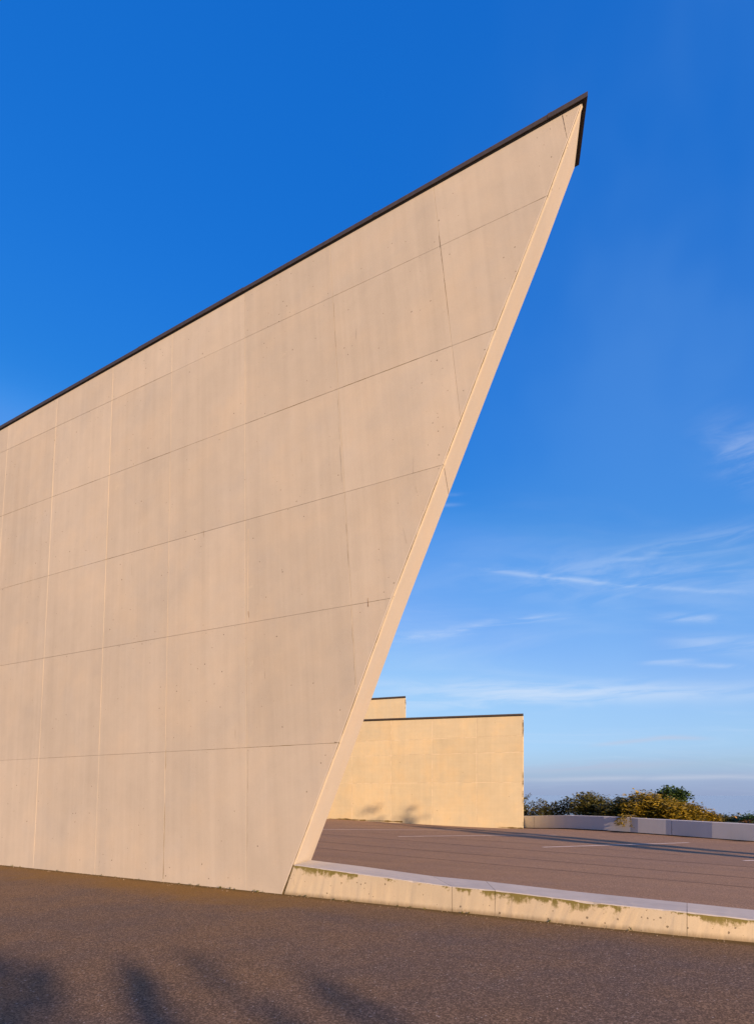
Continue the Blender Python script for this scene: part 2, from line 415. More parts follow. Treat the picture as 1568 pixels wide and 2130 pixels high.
# ------------------------------------------------------------------ terrace surface (gently warped)
ctrl = np.array([[-12, 15, .10], [-1.5, 9.2, 0.0], [2, 7.4, 0], [4.2, 6.2, 0], [12, 2.2, -.03], [24, -4, -.1],
                 [7.09, 28, -.117], [-2.77, 31.97, .19], [-12, 36.5, .30],
                 [7.67, 30.2, -.25], [9.06, 27.7, -.117], [10.17, 25.9, -.10], [13.78, 21.09, -.175], [22, 12, -.3], [30, 3, -.35]])
def _phi(r): return r
_D = np.linalg.norm(ctrl[:, None, :2] - ctrl[None, :, :2], axis=2)
_k = len(ctrl); _A = np.zeros((_k + 3, _k + 3)); _A[:_k, :_k] = _D + np.eye(_k) * .05
_A[:_k, _k] = 1; _A[:_k, _k + 1:] = ctrl[:, :2]; _A[_k, :_k] = 1; _A[_k + 1:, :_k] = ctrl[:, :2].T
_w = np.linalg.solve(_A, np.concatenate([ctrl[:, 2], [0, 0, 0]]))
def tz(x, y):
    r = np.hypot(ctrl[:, 0] - x, ctrl[:, 1] - y)
    return float(r @ _w[:_k] + _w[_k] + _w[_k + 1] * x + _w[_k + 2] * y)
def on_ter(x, y):
    z = 0.0
    for _ in range(12):
        p = on_z(x, y, z); z = .5 * z + .5 * tz(p[0], p[1])
    p = on_z(x, y, z); p[2] = tz(p[0], p[1]); return p

# ------------------------------------------------------------------ setting: hill, water
def hill_z(x, y):
    r = math.hypot(x - 4, y - 8)
    t = min(max((r - 40) / 170, 0), 1)
    return -.55 - 33 * t * t * (3 - 2 * t) + .12 * math.sin(x * .21) * math.cos(y * .17)
M_grass = plain('rough grass', (.055, .065, .02), .9, 0, .5, 3)
vs, fs = [(4, 8, hill_z(4, 8))], []
radii = [6, 12, 18, 24, 30, 36, 42, 50, 60, 72, 86, 105, 130, 160, 190, 230]
NS = 72
for r in radii:
    for k in range(NS):
        a = 2 * math.pi * k / NS; x, y = 4 + r * math.cos(a), 8 + r * math.sin(a); vs.append((x, y, hill_z(x, y)))
for k in range(NS): fs.append([0, 1 + k, 1 + (k + 1) % NS])
for i in range(len(radii) - 1):
    for k in range(NS):
        a, b_ = 1 + i * NS + k, 1 + i * NS + (k + 1) % NS
        fs.append([a, a + NS, b_ + NS, b_])
structure(mesh_obj('hill', vs, fs, M_grass, smooth=True))
mw, N, b = new_mat('open water')
b.inputs['Base Color'].default_value = (.26, .245, .29, 1); b.inputs['Roughness'].default_value = .2; b.inputs['IOR'].default_value = 1.33
R = 9000
structure(mesh_obj('water', [(R * math.cos(2 * math.pi * k / 48), R * math.sin(2 * math.pi * k / 48), -31) for k in range(48)], [list(range(48))], mw))

# foreground asphalt, in front of the wall line
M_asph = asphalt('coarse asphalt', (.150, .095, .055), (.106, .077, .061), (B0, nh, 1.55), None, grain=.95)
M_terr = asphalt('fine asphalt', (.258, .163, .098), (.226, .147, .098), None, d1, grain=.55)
off = -nh * .12
L0, L1 = A0 - d1 * 30 + off, B0 + d1 * 48 + off
ring = [L0, L1, L1 + nh * 13, V(12, -9, 0), V(-6, -10, 0), L0 + nh * 26]
ring = [V(p[0], p[1], 0) for p in ring]
# as a skirted slab so that its outer edge stands on the hill
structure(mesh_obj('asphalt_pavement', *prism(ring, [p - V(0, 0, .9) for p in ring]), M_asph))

# terrace grid, behind the wall line up to the parapet
PAR = [on_z(1089, 1723.6, -.25), V(9.06, 27.7, -.117), V(10.17, 25.9, -.10), V(11.37, 24.3, -.125), V(12.57, 22.7, -.15), V(13.78, 21.09, -.175)]
PAR[0] = V(7.67, 30.2, -.25)
_p = PAR[2]; _pp = [_p]
for _px, _lit in ((1310, 1), (1326, 0), (1384, 1), (1480, 0), (1568, 1)):  # sun patches put into the shape
    _d = V(.622, -.783) if _lit else V(.56, -.828)
    _kx = (_px - CX) / FOC; _s = (_kx * _p[1] - _p[0]) / (_d[0] - _kx * _d[1])
    _p = V(_p[0] + _d[0] * _s, _p[1] + _d[1] * _s, 0); _p[2] = -.10 - .09 * (25.9 - _p[1]) / 4.6; _pp.append(_p)
PAR = PAR[:2] + _pp
PAR = [V(6.9, 31.55, -.30)] + PAR + [V(17.6, 16.4, -.25), V(22.4, 11.6, -.3), V(27.5, 5.6, -.34)]
nt_ = 60; ns_ = 34
vs, fs = [], []
base0 = B0 - nh * .05
for i in range(nt_ + 1):
    s_ = -22 + (22 + 30) * i / nt_
    for j in range(ns_ + 1):
        q = 34.0 * (j / ns_)
        p = base0 + d1 * s_ - nh * q
        vs.append((p[0], p[1], tz(p[0], p[1])))
vs2 = []
for (x, y, z) in vs:          # pull points that pass the parapet back onto its line
    best = None
    for a, c in zip(PAR[:-1], PAR[1:]):
        d = c[:2] - a[:2]; nn = V(-d[1], d[0]); t = ((V(x, y) - a[:2]) @ d) / (d @ d)
        t = min(max(t, 0), 1); q = a[:2] + d * t; dist = np.linalg.norm(V(x, y) - q)
        side = nn @ (V(x, y) - a[:2])
        if best is None or dist < best[0]: best = (dist, side, q)
    if best[1] > 0 and best[0] > .12 and x > 6.0:
        q = best[2]; vs2.append((q[0], q[1], tz(q[0], q[1])))
    else: vs2.append((x, y, z))
for i in range(nt_):
    for j in range(ns_):
        a = i * (ns_ + 1) + j; fs.append([a, a + ns_ + 1, a + ns_ + 2, a + 1])
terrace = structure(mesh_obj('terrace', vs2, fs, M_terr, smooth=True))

def ter_strip(name, pts, w0, w1, mat, lift):
    """a thin strip lying on the terrace along image points"""
    P = []
    for (x0, y0), (x1, y1) in zip(pts[:-1], pts[1:]):
        for t in np.linspace(0, 1, 14)[:-1]: P.append(on_ter(x0 + (x1 - x0) * t, y0 + (y1 - y0) * t))
    P.append(on_ter(*pts[-1])); vs, fs = [], []
    for i, p in enumerate(P):
        t = unit(P[min(i + 1, len(P) - 1)] - P[max(i - 1, 0)]); s_ = unit(np.cross(t, V(0, 0, 1)))
        w = (w0 + (w1 - w0) * i / (len(P) - 1)) / 2
        wob = random.uniform(-.006, .006)
        for sg in (-1, 1):
            q = p + s_ * (w * sg + wob); vs.append((q[0], q[1], tz(q[0], q[1]) + lift))
    for i in range(len(P) - 1): fs.append([2 * i, 2 * i + 1, 2 * i + 3, 2 * i + 2])
    return mesh_obj(name, vs, fs, mat, terrace)
M_seam = plain('tar seam', (.16, .093, .053), .9, 0, .4, 2)
M_paint = plain('worn road paint', (.58, .48, .41), .8, 0, .45, 5)
ter_strip('bay_line', [(640, 1725.8), (672, 1725.5), (957, 1727)], .13, .13, M_paint, .006)
ter_strip('bay_line', [(828, 1740.2), (1100, 1737), (1158, 1737.4)], .15, .13, M_paint, .006)
ter_strip('bay_line', [(1128, 1762.6), (1432, 1753)], .15, .14, M_paint, .006)
ter_strip('bay_line', [(1545, 1790.5), (1700, 1790)], .15, .14, M_paint, .006)
ter_strip('tar_seam', [(640, 1733), (1100, 1768.6), (1750, 1818)], .13, .10, M_seam, .003)
ter_strip('tar_seam', [(640, 1748.5), (1100, 1787), (1750, 1843)], .10, .08, M_seam, .003)
ter_strip('tar_seam', [(640, 1762), (1036, 1799), (1750, 1863)], .07, .06, M_seam, .003)
ter_strip('tar_seam', [(760, 1732), (1100, 1754.5), (1420, 1779)], .07, .06, M_seam, .003)
ter_strip('tar_seam', [(640, 1713), (960, 1723)], .12, .12, M_seam, .003)

# ------------------------------------------------------------------ the great leaning wall
wall = thing('leaning_wall', 'huge leaning concrete wall ending in a pointed overhanging prow, dark metal edge on top', 'wall', B0)
wl = np.asarray(wall.location)
Hl = [((0, 1830), (588, 1890)),                        # below ground, so that the foot is buried
      ((0, 1582), (705, 1545)), ((0, 1385), (815, 1244)), ((0, 1226), (920, 967)),
      ((0, 1075), (1030, 685)), ((0, 943), (1140, 406)), ((0, 896), (1210.7, 213.5))]
Ed = [(577, 1887), (588, 1860), (611, 1798.5), (706, 1545), (816, 1244), (922.7, 966), (1030, 686), (1140, 405), (1210.7, 213.5)]
rowedge = [(Ed[0], Ed[3]), (Ed[3], Ed[4]), (Ed[4], Ed[5]), (Ed[5], Ed[6]), (Ed[6], Ed[7]), (Ed[7], Ed[8])]
Vl = [((-560, 830), (-760, 1800)), ((-380, 830), (-510, 1800)), ((-232, 830), (-305, 1800)), ((-100, 930), (-165, 1800)), ((16, 933), (-43, 1800)), ((120, 838), (70, 1801)),
      ((236, 768), (198, 1808)), ((358, 770), (340, 1830)), ((509, 612), (513, 1840)), ((692, 612), (749, 1560)),
      ((912, 480), (957, 870)), ((1169, 238), (1178, 285))]
def ln(l): return np.asarray(l[0], float), np.asarray(l[1], float)
def big_line(l):
    a, b_ = ln(l); d = unit(b_ - a); return a - d * 5000, b_ + d * 5000
VP_ = [(big_line(l)) for l in Vl]
for r in range(6):
    lo, hi = big_line(Hl[r]), big_line(Hl[r + 1])
    ed = rowedge[r]
    for c in range(len(Vl)):
        poly = [V(-4000, -4000), V(4000, -4000), V(4000, 4000), V(-4000, 4000)]
        # left half-plane tests are in y-down pixels: left of a->b means clockwise side
        poly = clip(poly, hi[0], hi[1])               # below the upper joint
        if len(poly) >= 3: poly = clip(poly, lo[1], lo[0])   # above the lower joint
        a, b_ = VP_[c]
        if len(poly) >= 3: poly = clip(poly, b_, a)   # right of this joint
        if c + 1 < len(Vl) and len(poly) >= 3:
            a, b_ = VP_[c + 1]; poly = clip(poly, a, b_)
        if len(poly) >= 3:
            e = big_line(ed); poly = clip(poly, e[1], e[0])   # left of the prow edge
        if len(poly) < 3 or abs(area(poly)) < 60: continue
        if r < 5 and c == 11: continue
        pts = [w2(*p) for p in poly]
        g = random.choice((.003, .004, .005))
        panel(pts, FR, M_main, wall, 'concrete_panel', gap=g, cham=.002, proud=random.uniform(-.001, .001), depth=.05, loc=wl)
# solid body behind the panels and inside the end face
inn = 0.006
edge3 = [on_plane(x, y, B0, nw) for x, y in Ed]
topL = on_plane(-720, 896 + 720 * (896 - 213.5) / 1210.7, B0, nw); botL = on_plane(-900, 1830 - 900 * .1032, B0, nw)
front = [p - nw * inn - d1 * .016 for p in edge3] + [topL - nw * inn, botL - nw * inn]
backr = [p + TH - d1 * .016 for p in edge3] + [topL + TH, botL + TH]
mesh_obj('core', *prism(front, backr), M_joint, wall, loc=wl)
# end face slabs between the front and the rear arris
jt = [edge3[1], edge3[5] * .997 + edge3[4] * .003, edge3[8] * .997 + edge3[7] * .003]
def end_slab(pa, pb, nsub, drop=0.0):
    path = [p for p in edge3 if pa[2] - 1e-6 <= p[2] <= pb[2] + 1e-6]
    path = [pa] + [p for p in path if np.linalg.norm(p - pa) > .05 and np.linalg.norm(p - pb) > .05] + [pb]
    vo_, fo_ = [], []
    g = .007
    for k, p in enumerate(path):
        t = unit(path[min(k + 1, len(path) - 1)] - path[max(k - 1, 0)])
        en = unit(np.cross(t, TH)); en = en if en[0] > 0 else -en
        sh = t * (g if k == 0 else (-g if k == len(path) - 1 else 0))
        th = unit(TH)
        vo_ += [p + sh + th * .007, p + sh + TH, p + sh + TH - en * .03, p + sh + th * .007 - en * .03]
    kk = len(path)
    for k in range(kk - 1):
        for j in range(4):
            fo_.append([4 * k + j, 4 * k + (j + 1) % 4, 4 * k + 4 + (j + 1) % 4, 4 * k + 4 + j])
    fo_ += [[0, 1, 2, 3], [4 * kk - 4 + j for j in (3, 2, 1, 0)]]
    mesh_obj('end_panel', vo_, fo_, M_end, wall, loc=wl)
end_slab(edge3[1], jt[1], 4); end_slab(jt[1], jt[2], 4)
# mortar ridges squeezed out along some upright joints
for (p, q) in (((118, 850), (71, 1796)), ((228, 985), (206, 1560)), ((236, 775), (228, 985)), ((511, 620), (512, 880)), ((516.5, 1100), (514.5, 1560)), ((-43, 1800), (4, 1100))):
    a, b_ = w2(*p), w2(*q); t = unit(b_ - a); s_ = V(-t[1], t[0])
    k = 16; pts = []
    for i in range(k + 1):
        c0 = a + (b_ - a) * i / k + s_ * random.uniform(-.003, .003); w = random.uniform(.0015, .006) if random.random() > .15 else .0004
        for sg in (-1, 0, 1):
            pts.append(B0 + d1 * (c0 + s_ * w * sg)[0] + e2 * (c0 + s_ * w * sg)[1] + nw * (random.uniform(.0006, .0028) if sg == 0 else -.002))
    fc = []
    for i in range(k):
        for j in (0, 1): fc.append([3 * i + j, 3 * i + j + 1, 3 * i + 4 + j, 3 * i + 3 + j])
    mesh_obj('mortar_ridge', pts, fc, M_ridge, wall, loc=wl)
# dark growth sitting in stretches of the joints
def moss_run(pa, pb, wmin, wmax, cover, parent, loc, name='moss_line', lift=.0015, nrm=None, mat=None):
    nw_ = nw if nrm is None else nrm
    L_ = np.linalg.norm(pb - pa); k = max(6, int(L_ / .05)); ph = random.uniform(0, 99)
    t = unit(pb - pa); s_ = unit(np.cross(t, nw_)); vs, fs = [], []
    for i in range(k + 1):
        u = i / k * L_
        n_ = math.sin(u * 2.1 + ph) + math.sin(u * 5.3 + ph * 2) * .7 + math.sin(u * 13 + ph * 3) * .5 + random.uniform(-.5, .5)
        w = wmin + (wmax - wmin) * max(0, n_ * .45 + cover); c0 = pa + t * u + s_ * random.uniform(-.002, .002)
        w = w * .5 if w > 0 else 0
        vs += [c0 - s_ * w + nw_ * lift, c0 + s_ * w + nw_ * lift]
    for i in range(k): fs.append([2 * i, 2 * i + 1, 2 * i + 3, 2 * i + 2])
    mesh_obj(name, vs, fs, mat or M_moss, parent, loc=loc)
for a, b_ in zip(edge3[2:-1], edge3[3:]):
    moss_run(a - d1 * .004, b_ - d1 * .004, .002, .011, .4, wall, wl)
moss_run(edge3[1], edge3[2], .012, .026, .5, wall, wl)
for r, x0, x1, wv, cv in ((1, 560, 705, .016, .5), (1, 350, 560, .008, .0), (2, 90, 360, .007, .0), (2, 520, 815, .006, -.1), (3, 0, 360, .009, .25), (3, 730, 915, .007, .2),
                          (4, 0, 720, .010, .3), (4, 715, 1028, .010, .5), (5, 110, 380, .008, .1), (5, 690, 912, .007, .2), (5, 960, 1138, .009, .3)):
    (xa, ya), (xb, yb) = Hl[r]; f_ = lambda x: ya + (yb - ya) * (x - xa) / (xb - xa)
    moss_run(on_plane(x0, f_(x0), B0, nw), on_plane(x1, f_(x1), B0, nw), 0, wv * .75, cv, wall, wl)
for (p, q), wv, cv in ((((346, 1560), (340, 1828)), .011, .5), (((913, 490), (940, 718)), .009, .4), (((694, 630), (712, 1030)), .006, .1), (((1169, 240), (1178, 284)), .010, .5),
                       (((720, 1090), (739, 1425)), .007, .3), (((516.5, 1555), (514, 1838)), .006, .1)):
    moss_run(on_plane(*p, B0, nw), on_plane(*q, B0, nw), 0, wv * .75, cv, wall, wl)
M_weep = plain('weep mark', (.25, .20, .145), .9, 0, .4, 30)
M_rust = plain('rust weep', (.20, .105, .03), .9, 0, .5, 30)
for (p, q, w_, mt_) in (((741, 684), (741, 706), .014, 0), ((765, 1244), (766, 1262), .016, 1), ((424, 1104), (425, 1118), .016, 1), ((860, 952), (859, 985), .008, 0), ((838, 1098), (846, 1130), .006, 0),
                        ((549, 1372), (552, 1412), .006, 0), ((627, 936), (628, 962), .006, 0), ((41, 968), (40, 990), .007, 0), ((275, 1172), (275, 1196), .006, 0), ((864, 1012), (868, 1026), .010, 0),
                        ((1093, 955), (1092, 982), .007, 0), ((237, 1762), (234, 1790), .007, 0), ((517, 1272), (518, 1284), .018, 1), ((612, 1830), (613, 1842), .006, 0)):
    if p[0] > 1000: continue
    moss_run(on_plane(*p, B0, nw), on_plane(*q, B0, nw), w_ * .2, w_ * .65, .4, wall, wl, 'weep_stain', .004, mat=(M_rust if mt_ else M_weep))
# metal coping: an inner drip strip and an upper cap, in lengths
tipP, ux = edge3[8], unit(edge3[8] - topL)
def coping(pa, pb, over, zlo, zhi, mat, name, endo, lab=None):
    o = pa + nh * over + V(0, 0, zlo)
    ln_ = (pb - pa) + ux * endo
    v_, f_ = box_pts(o, ln_, TH * 1.0 + unit(TH) * over * 1.6 + nh * 0, V(0, 0, zhi - zlo))
    return mesh_obj(name, v_, f_, mat, wall, loc=wl)
tot = np.linalg.norm(tipP - topL); jp = on_plane(1143, 252, B0, nw); sj = np.linalg.norm(jp - topL)
cuts = sorted([0.0, tot, sj] + [sj - 3.05 * k for k in range(1, 20) if sj - 3.05 * k > .6])
for k in range(len(cuts) - 1):
    a, b_ = topL + ux * (cuts[k] + .003), topL + ux * (cuts[k + 1] - .003)
    last = k == len(cuts) - 2
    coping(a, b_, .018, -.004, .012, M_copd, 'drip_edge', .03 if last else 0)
    jz = random.uniform(-.003, .003)
    coping(a, b_, .040 + jz, .010, .080 + jz, M_cop, 'coping', .085 if last else 0)
    if not last:
        coping(topL + ux * (cuts[k + 1] - .03), topL + ux * (cuts[k + 1] + .03), .043, .016, .083, M_cop, 'coping_joint', 0)

# ------------------------------------------------------------------ low concrete curb wall that continues the wall line
ft = [(588, 1860), (720, 1873.7), (940, 1896.5), (1028, 1905.7), (1219.6, 1927), (1428, 1948), (1568, 1961)]
tf = [(611, 1798.5), (720, 1813.8), (940, 1844), (1030, 1852), (1249, 1878.8), (1428, 1897), (1568, 1913)]
tb = [(646.5, 1790.4), (750, 1802.5), (900, 1819.6), (1010, 1832), (1200, 1852.5), (1428, 1877), (1568, 1891.6)]
ZC = .47
foot = [on_z(x, y) for x, y in ft]; topf = []
for (x, y), fpt in zip(tf, foot): topf.append(on_plane(x, y, fpt, nw))
topb = [on_z(x, y, np.interp(x, [q[0] for q in tf], [p[2] for p in topf])) for x, y in tb]
for k in range(len(topb)): topb[k][2] = topf[k][2] - .004
dcurb = unit(foot[-1] - foot[-3])
for s_ in (5.0, 10.0, 20.0, 30.0):
    foot.append(foot[6] + dcurb * s_); topf.append(topf[6] + dcurb * s_); topb.append(topb[6] + dcurb * s_)
curb = thing('low_wall', 'low weathered concrete kerb wall with mossy streaks under its top edge, running out from the prow', 'low wall', foot[2])
cl = np.asarray(curb.location)
def lerp_poly(P, x, xs):
    for i in range(len(xs) - 1):
        if xs[i] <= x <= xs[i + 1]:
            t = (x - xs[i]) / (xs[i + 1] - xs[i]); return P[i] + (P[i + 1] - P[i]) * t
idx = list(range(len(foot)))
blocks = [(0, 2), (2, 3), (3, 5), (5, 7), (7, 8), (8, 9), (9, 10)]
for a, b_ in blocks:
    rings = []
    sts = []
    for k in range(a, b_):
        L_ = np.linalg.norm(foot[k + 1] - foot[k]); ns_b = max(2, int(L_ / .07)) if k < 7 else 4
        for q in range(ns_b): sts.append((k, q / ns_b))
    sts.append((b_ - 1, 1.0))
    for m_, (k, t_) in enumerate(sts):
        sh = d1 * (.0025 if m_ == 0 else (-.0025 if m_ == len(sts) - 1 else 0))
        f0 = foot[k] + (foot[k + 1] - foot[k]) * t_ - V(0, 0, .06)
        t0 = topf[k] + (topf[k + 1] - topf[k]) * t_; tb0 = topb[k] + (topb[k + 1] - topb[k]) * t_
        bb = V(tb0[0], tb0[1], -.45)
        chip = abs(random.gauss(0, .0035)) + (random.uniform(.006, .016) if random.random() < .05 else 0)
        c_ = .008 + chip; c2_ = .010 + abs(random.gauss(0, .003))
        tdir = unit(tb0 - t0)
        f0 = f0 + nh * random.uniform(-.003, .003)
        rings.append([p + sh for p in (f0, t0 - V(0, 0, c_), t0 + tdir * c_ * 1.2 - V(0, 0, random.uniform(0, .002)), tb0 - tdir * c2_, tb0 - V(0, 0, c2_), bb)])
    vs, fs = [], []
    for rg in rings: vs += rg
    for k in range(len(rings) - 1):
        for j in range(6): fs.append([6 * k + j, 6 * k + (j + 1) % 6, 6 * k + 6 + (j + 1) % 6, 6 * k + 6 + j])
    fs += [list(range(6))[::-1], [6 * (len(rings) - 1) + j for j in range(6)]]
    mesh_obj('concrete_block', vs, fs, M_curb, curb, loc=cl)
# dark filler inside the block joints
vs, fs = [], []
rings = []
for k in range(len(foot)):
    t0, tb0 = topf[k], topb[k]; td = unit(tb0 - t0)
    rings.append([foot[k] + td * .02 - V(0, 0, .06), t0 + td * .02 - V(0, 0, .02), tb0 - td * .02 - V(0, 0, .02), V(tb0[0], tb0[1], -.3) - td * .02])
for rg in rings: vs += rg
for k in range(len(rings) - 1):
    for j in range(4): fs.append([4 * k + j, 4 * k + (j + 1) % 4, 4 * k + 4 + (j + 1) % 4, 4 * k + 4 + j])
mesh_obj('joint_filler', vs, fs, M_joint, curb, loc=cl)

# ------------------------------------------------------------------ buildings across the terrace
def block_building(label, cat_name, Yr, xr, ytop, xl, ytl, zb, rows_px, cols, vp, depth, floor_z, cop_h):
    Rp = V((xr - CX) / FOC * Yr, Yr, 0)
    du = unit(V(vp - CX, FOC, 0))                          # leftwards along the face
    nb = V(du[1], -du[0], 0); nb = -nb if nb[1] > 0 else nb
    root = thing(cat_name, label, 'building', (Rp[0], Rp[1], floor_z))
    rl = np.asarray(root.location)
    fr = (Rp, du, V(0, 0, 1), nb)
    def f2(x, y): q = on_plane(x, y, Rp, nb) - Rp; return V(q @ du, q[2])
    tl, tr = f2(xl, ytl), f2(xr, ytop)
    sl = (tl[1] - tr[1]) / (tl[0] - tr[0]); L = cols[-1]
    ztop = lambda u: tr[1] + sl * u
    dep = unit(V(xr + 3 - CX, FOC, 0)) * depth            # receding side wall, seen edge on
    moss_run(Rp + du * .02 + nb * .006 + V(0, 0, floor_z), Rp + du * .02 + nb * .006 + V(0, 0, ztop(0) - .1), -.01, .05, .15, root, rl, 'moss_line', 0, nb)
    # core
    rg = [Rp + du * .03 + V(0, 0, zb), Rp + du * L + V(0, 0, zb), Rp + du * L + V(0, 0, ztop(L) - .02), Rp + du * .03 + V(0, 0, ztop(0) - .02)]
    mesh_obj('core', *prism([p - nb * .003 for p in rg], [p + dep for p in rg]), M_backj, root, loc=rl)
    zs = [zb] + rows_px
    for c in range(len(cols) - 1):
        for r in range(len(zs)):
            z0 = zs[r]; u0, u1 = cols[c], cols[c + 1]
            z1a, z1b = (zs[r + 1],) * 2 if r + 1 < len(zs) else (ztop(u0) - .015, ztop(u1) - .015)
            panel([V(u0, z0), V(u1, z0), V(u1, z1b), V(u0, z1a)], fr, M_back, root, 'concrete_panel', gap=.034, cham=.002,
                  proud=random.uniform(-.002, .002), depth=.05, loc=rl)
    # side wall slabs
    side_n = unit(np.cross(dep, V(0, 0, 1))); side_n = side_n if side_n[0] > 0 else -side_n
    nseg = max(1, int(depth / 2.2))
    for k in range(nseg):
        a = dep * (k / nseg) + unit(dep) * .012; c_ = dep * ((k + 1) / nseg) - unit(dep) * .01
        o = Rp + a + side_n * .004
        v_, f_ = box_pts(o + V(0, 0, zb), c_ - a, -side_n * .03, V(0, 0, ztop(0) - .02 - zb))
        mesh_obj('side_panel', v_, f_, M_back, root, loc=rl)
    # coping in lengths
    ncut = max(1, int(L / 3.1)); cu = [L * k / ncut for k in range(ncut + 1)]
    for k in range(ncut):
        u0, u1 = cu[k] + (.004 if k else -.006), cu[k + 1] - .004
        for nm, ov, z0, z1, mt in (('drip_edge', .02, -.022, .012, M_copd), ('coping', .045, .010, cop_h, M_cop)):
            pa, pb = Rp + du * u0 + V(0, 0, ztop(u0)), Rp + du * u1 + V(0, 0, ztop(u1))
            v_, f_ = box_pts(pa + nb * ov + V(0, 0, z0), pb - pa, dep - nb * ov * 2, V(0, 0, z1 - z0))
            mesh_obj(nm, v_, f_, mt, root, loc=rl)
    return Rp, du, nb
YB = 28.0
def ucol(x):     # distance along the face for an image column
    Rp = V((1088 - CX) / FOC * YB, YB, 0); du = unit(V(-2200 - CX, FOC, 0)); nb = V(du[1], -du[0], 0)
    q = on_plane(x, 1600, Rp, nb) - Rp; return float(q @ du)
zrow = lambda y: HC + (HOR - y) / FOC * YB
cols = [0.0] + [ucol(x) for x in (991, 899, 813, 732, 654, 580, 510, 440, 375)]
Rp, du, nb = block_building('long low buff concrete building with square end across the terrace, dark coping along its top', 'concrete_building',
                            YB, 1088, 1488, 758, 1499.5, -.6, [zrow(1627), zrow(1564), zrow(1530)], cols, -2200, 7.0, -.12, .085)
brt = [o for o in C.objects if o.name == 'concrete_building'][0]; brl = np.asarray(brt.location)
for u0, u1, z0, z1 in ((6.2, 10.5, .10, .19), (0.0, 1.2, -.10, -.07)):
    moss_run(Rp + du * u0 + nb * .008 + V(0, 0, z0), Rp + du * u1 + nb * .008 + V(0, 0, z1), .02, .11, .3, brt, brl, 'moss_line', 0, nb)
Y2 = 37.0
cols2 = [0.0, 2.9, 5.8, 8.7, 11.6]
block_building('small taller buff concrete block rising behind the long low building', 'concrete_tower', Y2, 843.6, 1451, 774.7, 1455, -.3,
               [HC + (HOR - 1500) / FOC * Y2, HC + (HOR - 1570) / FOC * Y2][::-1], cols2, -2200, 3.0, .1, .095)

# ------------------------------------------------------------------ curved parapet at the far edge of the terrace
par = thing('parapet', 'low grey concrete parapet at the far edge of the terrace in front of the bushes', 'parapet', PAR[3])
pl = np.asarray(par.location)
def offs(P, k):
    t = unit((P[min(k + 1, len(P) - 1)] - P[max(k - 1, 0)])[:2]); nn = V(-t[1], t[0])     # away from the terrace
    return V(nn[0], nn[1], 0)
# joint positions in image columns 1110 and 1396 become extra stations
def station(xpix):
    for a, c in zip(PAR[:-1], PAR[1:]):
        fa, fc = CX + FOC * a[0] / a[1], CX + FOC * c[0] / c[1]
        if fa <= xpix <= fc and a[1] > 1 and c[1] > 1:
            k_ = (xpix - CX) / FOC; t = (k_ * a[1] - a[0]) / ((c[0] - a[0]) - k_ * (c[1] - a[1])); return a + (c - a) * t
J1, J2 = station(1110), station(1396)
ST = []
for a, c in zip(PAR[:-1], PAR[1:]):
    ST.append(a)
    for j in (J1, J2):
        if np.linalg.norm(j - a) + np.linalg.norm(j - c) - np.linalg.norm(c - a) < 1e-6: ST.append(j)
ST.append(PAR[-1])
jk = [k for k, p in enumerate(ST) if any(np.linalg.norm(p - j) < 1e-6 for j in (J1, J2))]
segs = [(0, jk[0]), (jk[0], jk[1]), (jk[1], len(ST) - 3), (len(ST) - 3, len(ST) - 2), (len(ST) - 2, len(ST) - 1)]
def par_piece(k0, k1, o0, o1, z0, z1, mat, name, gap):
    rings = []
    for k in range(k0, k1 + 1):
        t = unit(ST[min(k + 1, len(ST) - 1)] - ST[max(k - 1, 0)]); nn = offs(ST, k)
        sh = t * (gap if k == k0 else (-gap if k == k1 else 0))
        p = ST[k] + sh
        c_ = .012
        rings.append([p + nn * o0 + V(0, 0, z0), p + nn * o0 + V(0, 0, z1 - c_), p + nn * (o0 + c_) + V(0, 0, z1), p + nn * (o1 - c_) + V(0, 0, z1), p + nn * o1 + V(0, 0, z1 - c_), p + nn * o1 + V(0, 0, z0)])
    vs, fs = [], []
    for rg in rings: vs += rg
    for k in range(len(rings) - 1):
        for j in range(6): fs.append([6 * k + j, 6 * k + (j + 1) % 6, 6 * k + 6 + (j + 1) % 6, 6 * k + 6 + j])
    fs += [list(range(6))[::-1], [6 * (len(rings) - 1) + j for j in range(6)]]
    mesh_obj(name, vs, fs, mat, par, loc=pl)
for a, b_ in segs: par_piece(a, b_, 0.0, .30, .045, .66, M_par, 'parapet_block', .012)
par_piece(0, len(ST) - 1, .03, .27, -.5, .60, M_dark, 'base_strip', 0)

# ------------------------------------------------------------------ vegetation
M_bark = plain('bark', (.10, .075, .05), .9, 0, .4, 20)
M_gold = leaf_mat('golden leaves', (.085, .075, .010), (.38, .265, .022), .30)
M_olive = leaf_mat('olive leaves', (.038, .048, .014), (.14, .125, .024), .25)
M_darkleaf = leaf_mat('dark green leaves', (.022, .034, .012), (.085, .08, .022), .22)
M_green = leaf_mat('broad green leaves', (.020, .048, .012), (.07, .12, .024), .25)
M_russet = leaf_mat('russet leaves', (.14, .07, .012), (.36, .17, .025), .30)

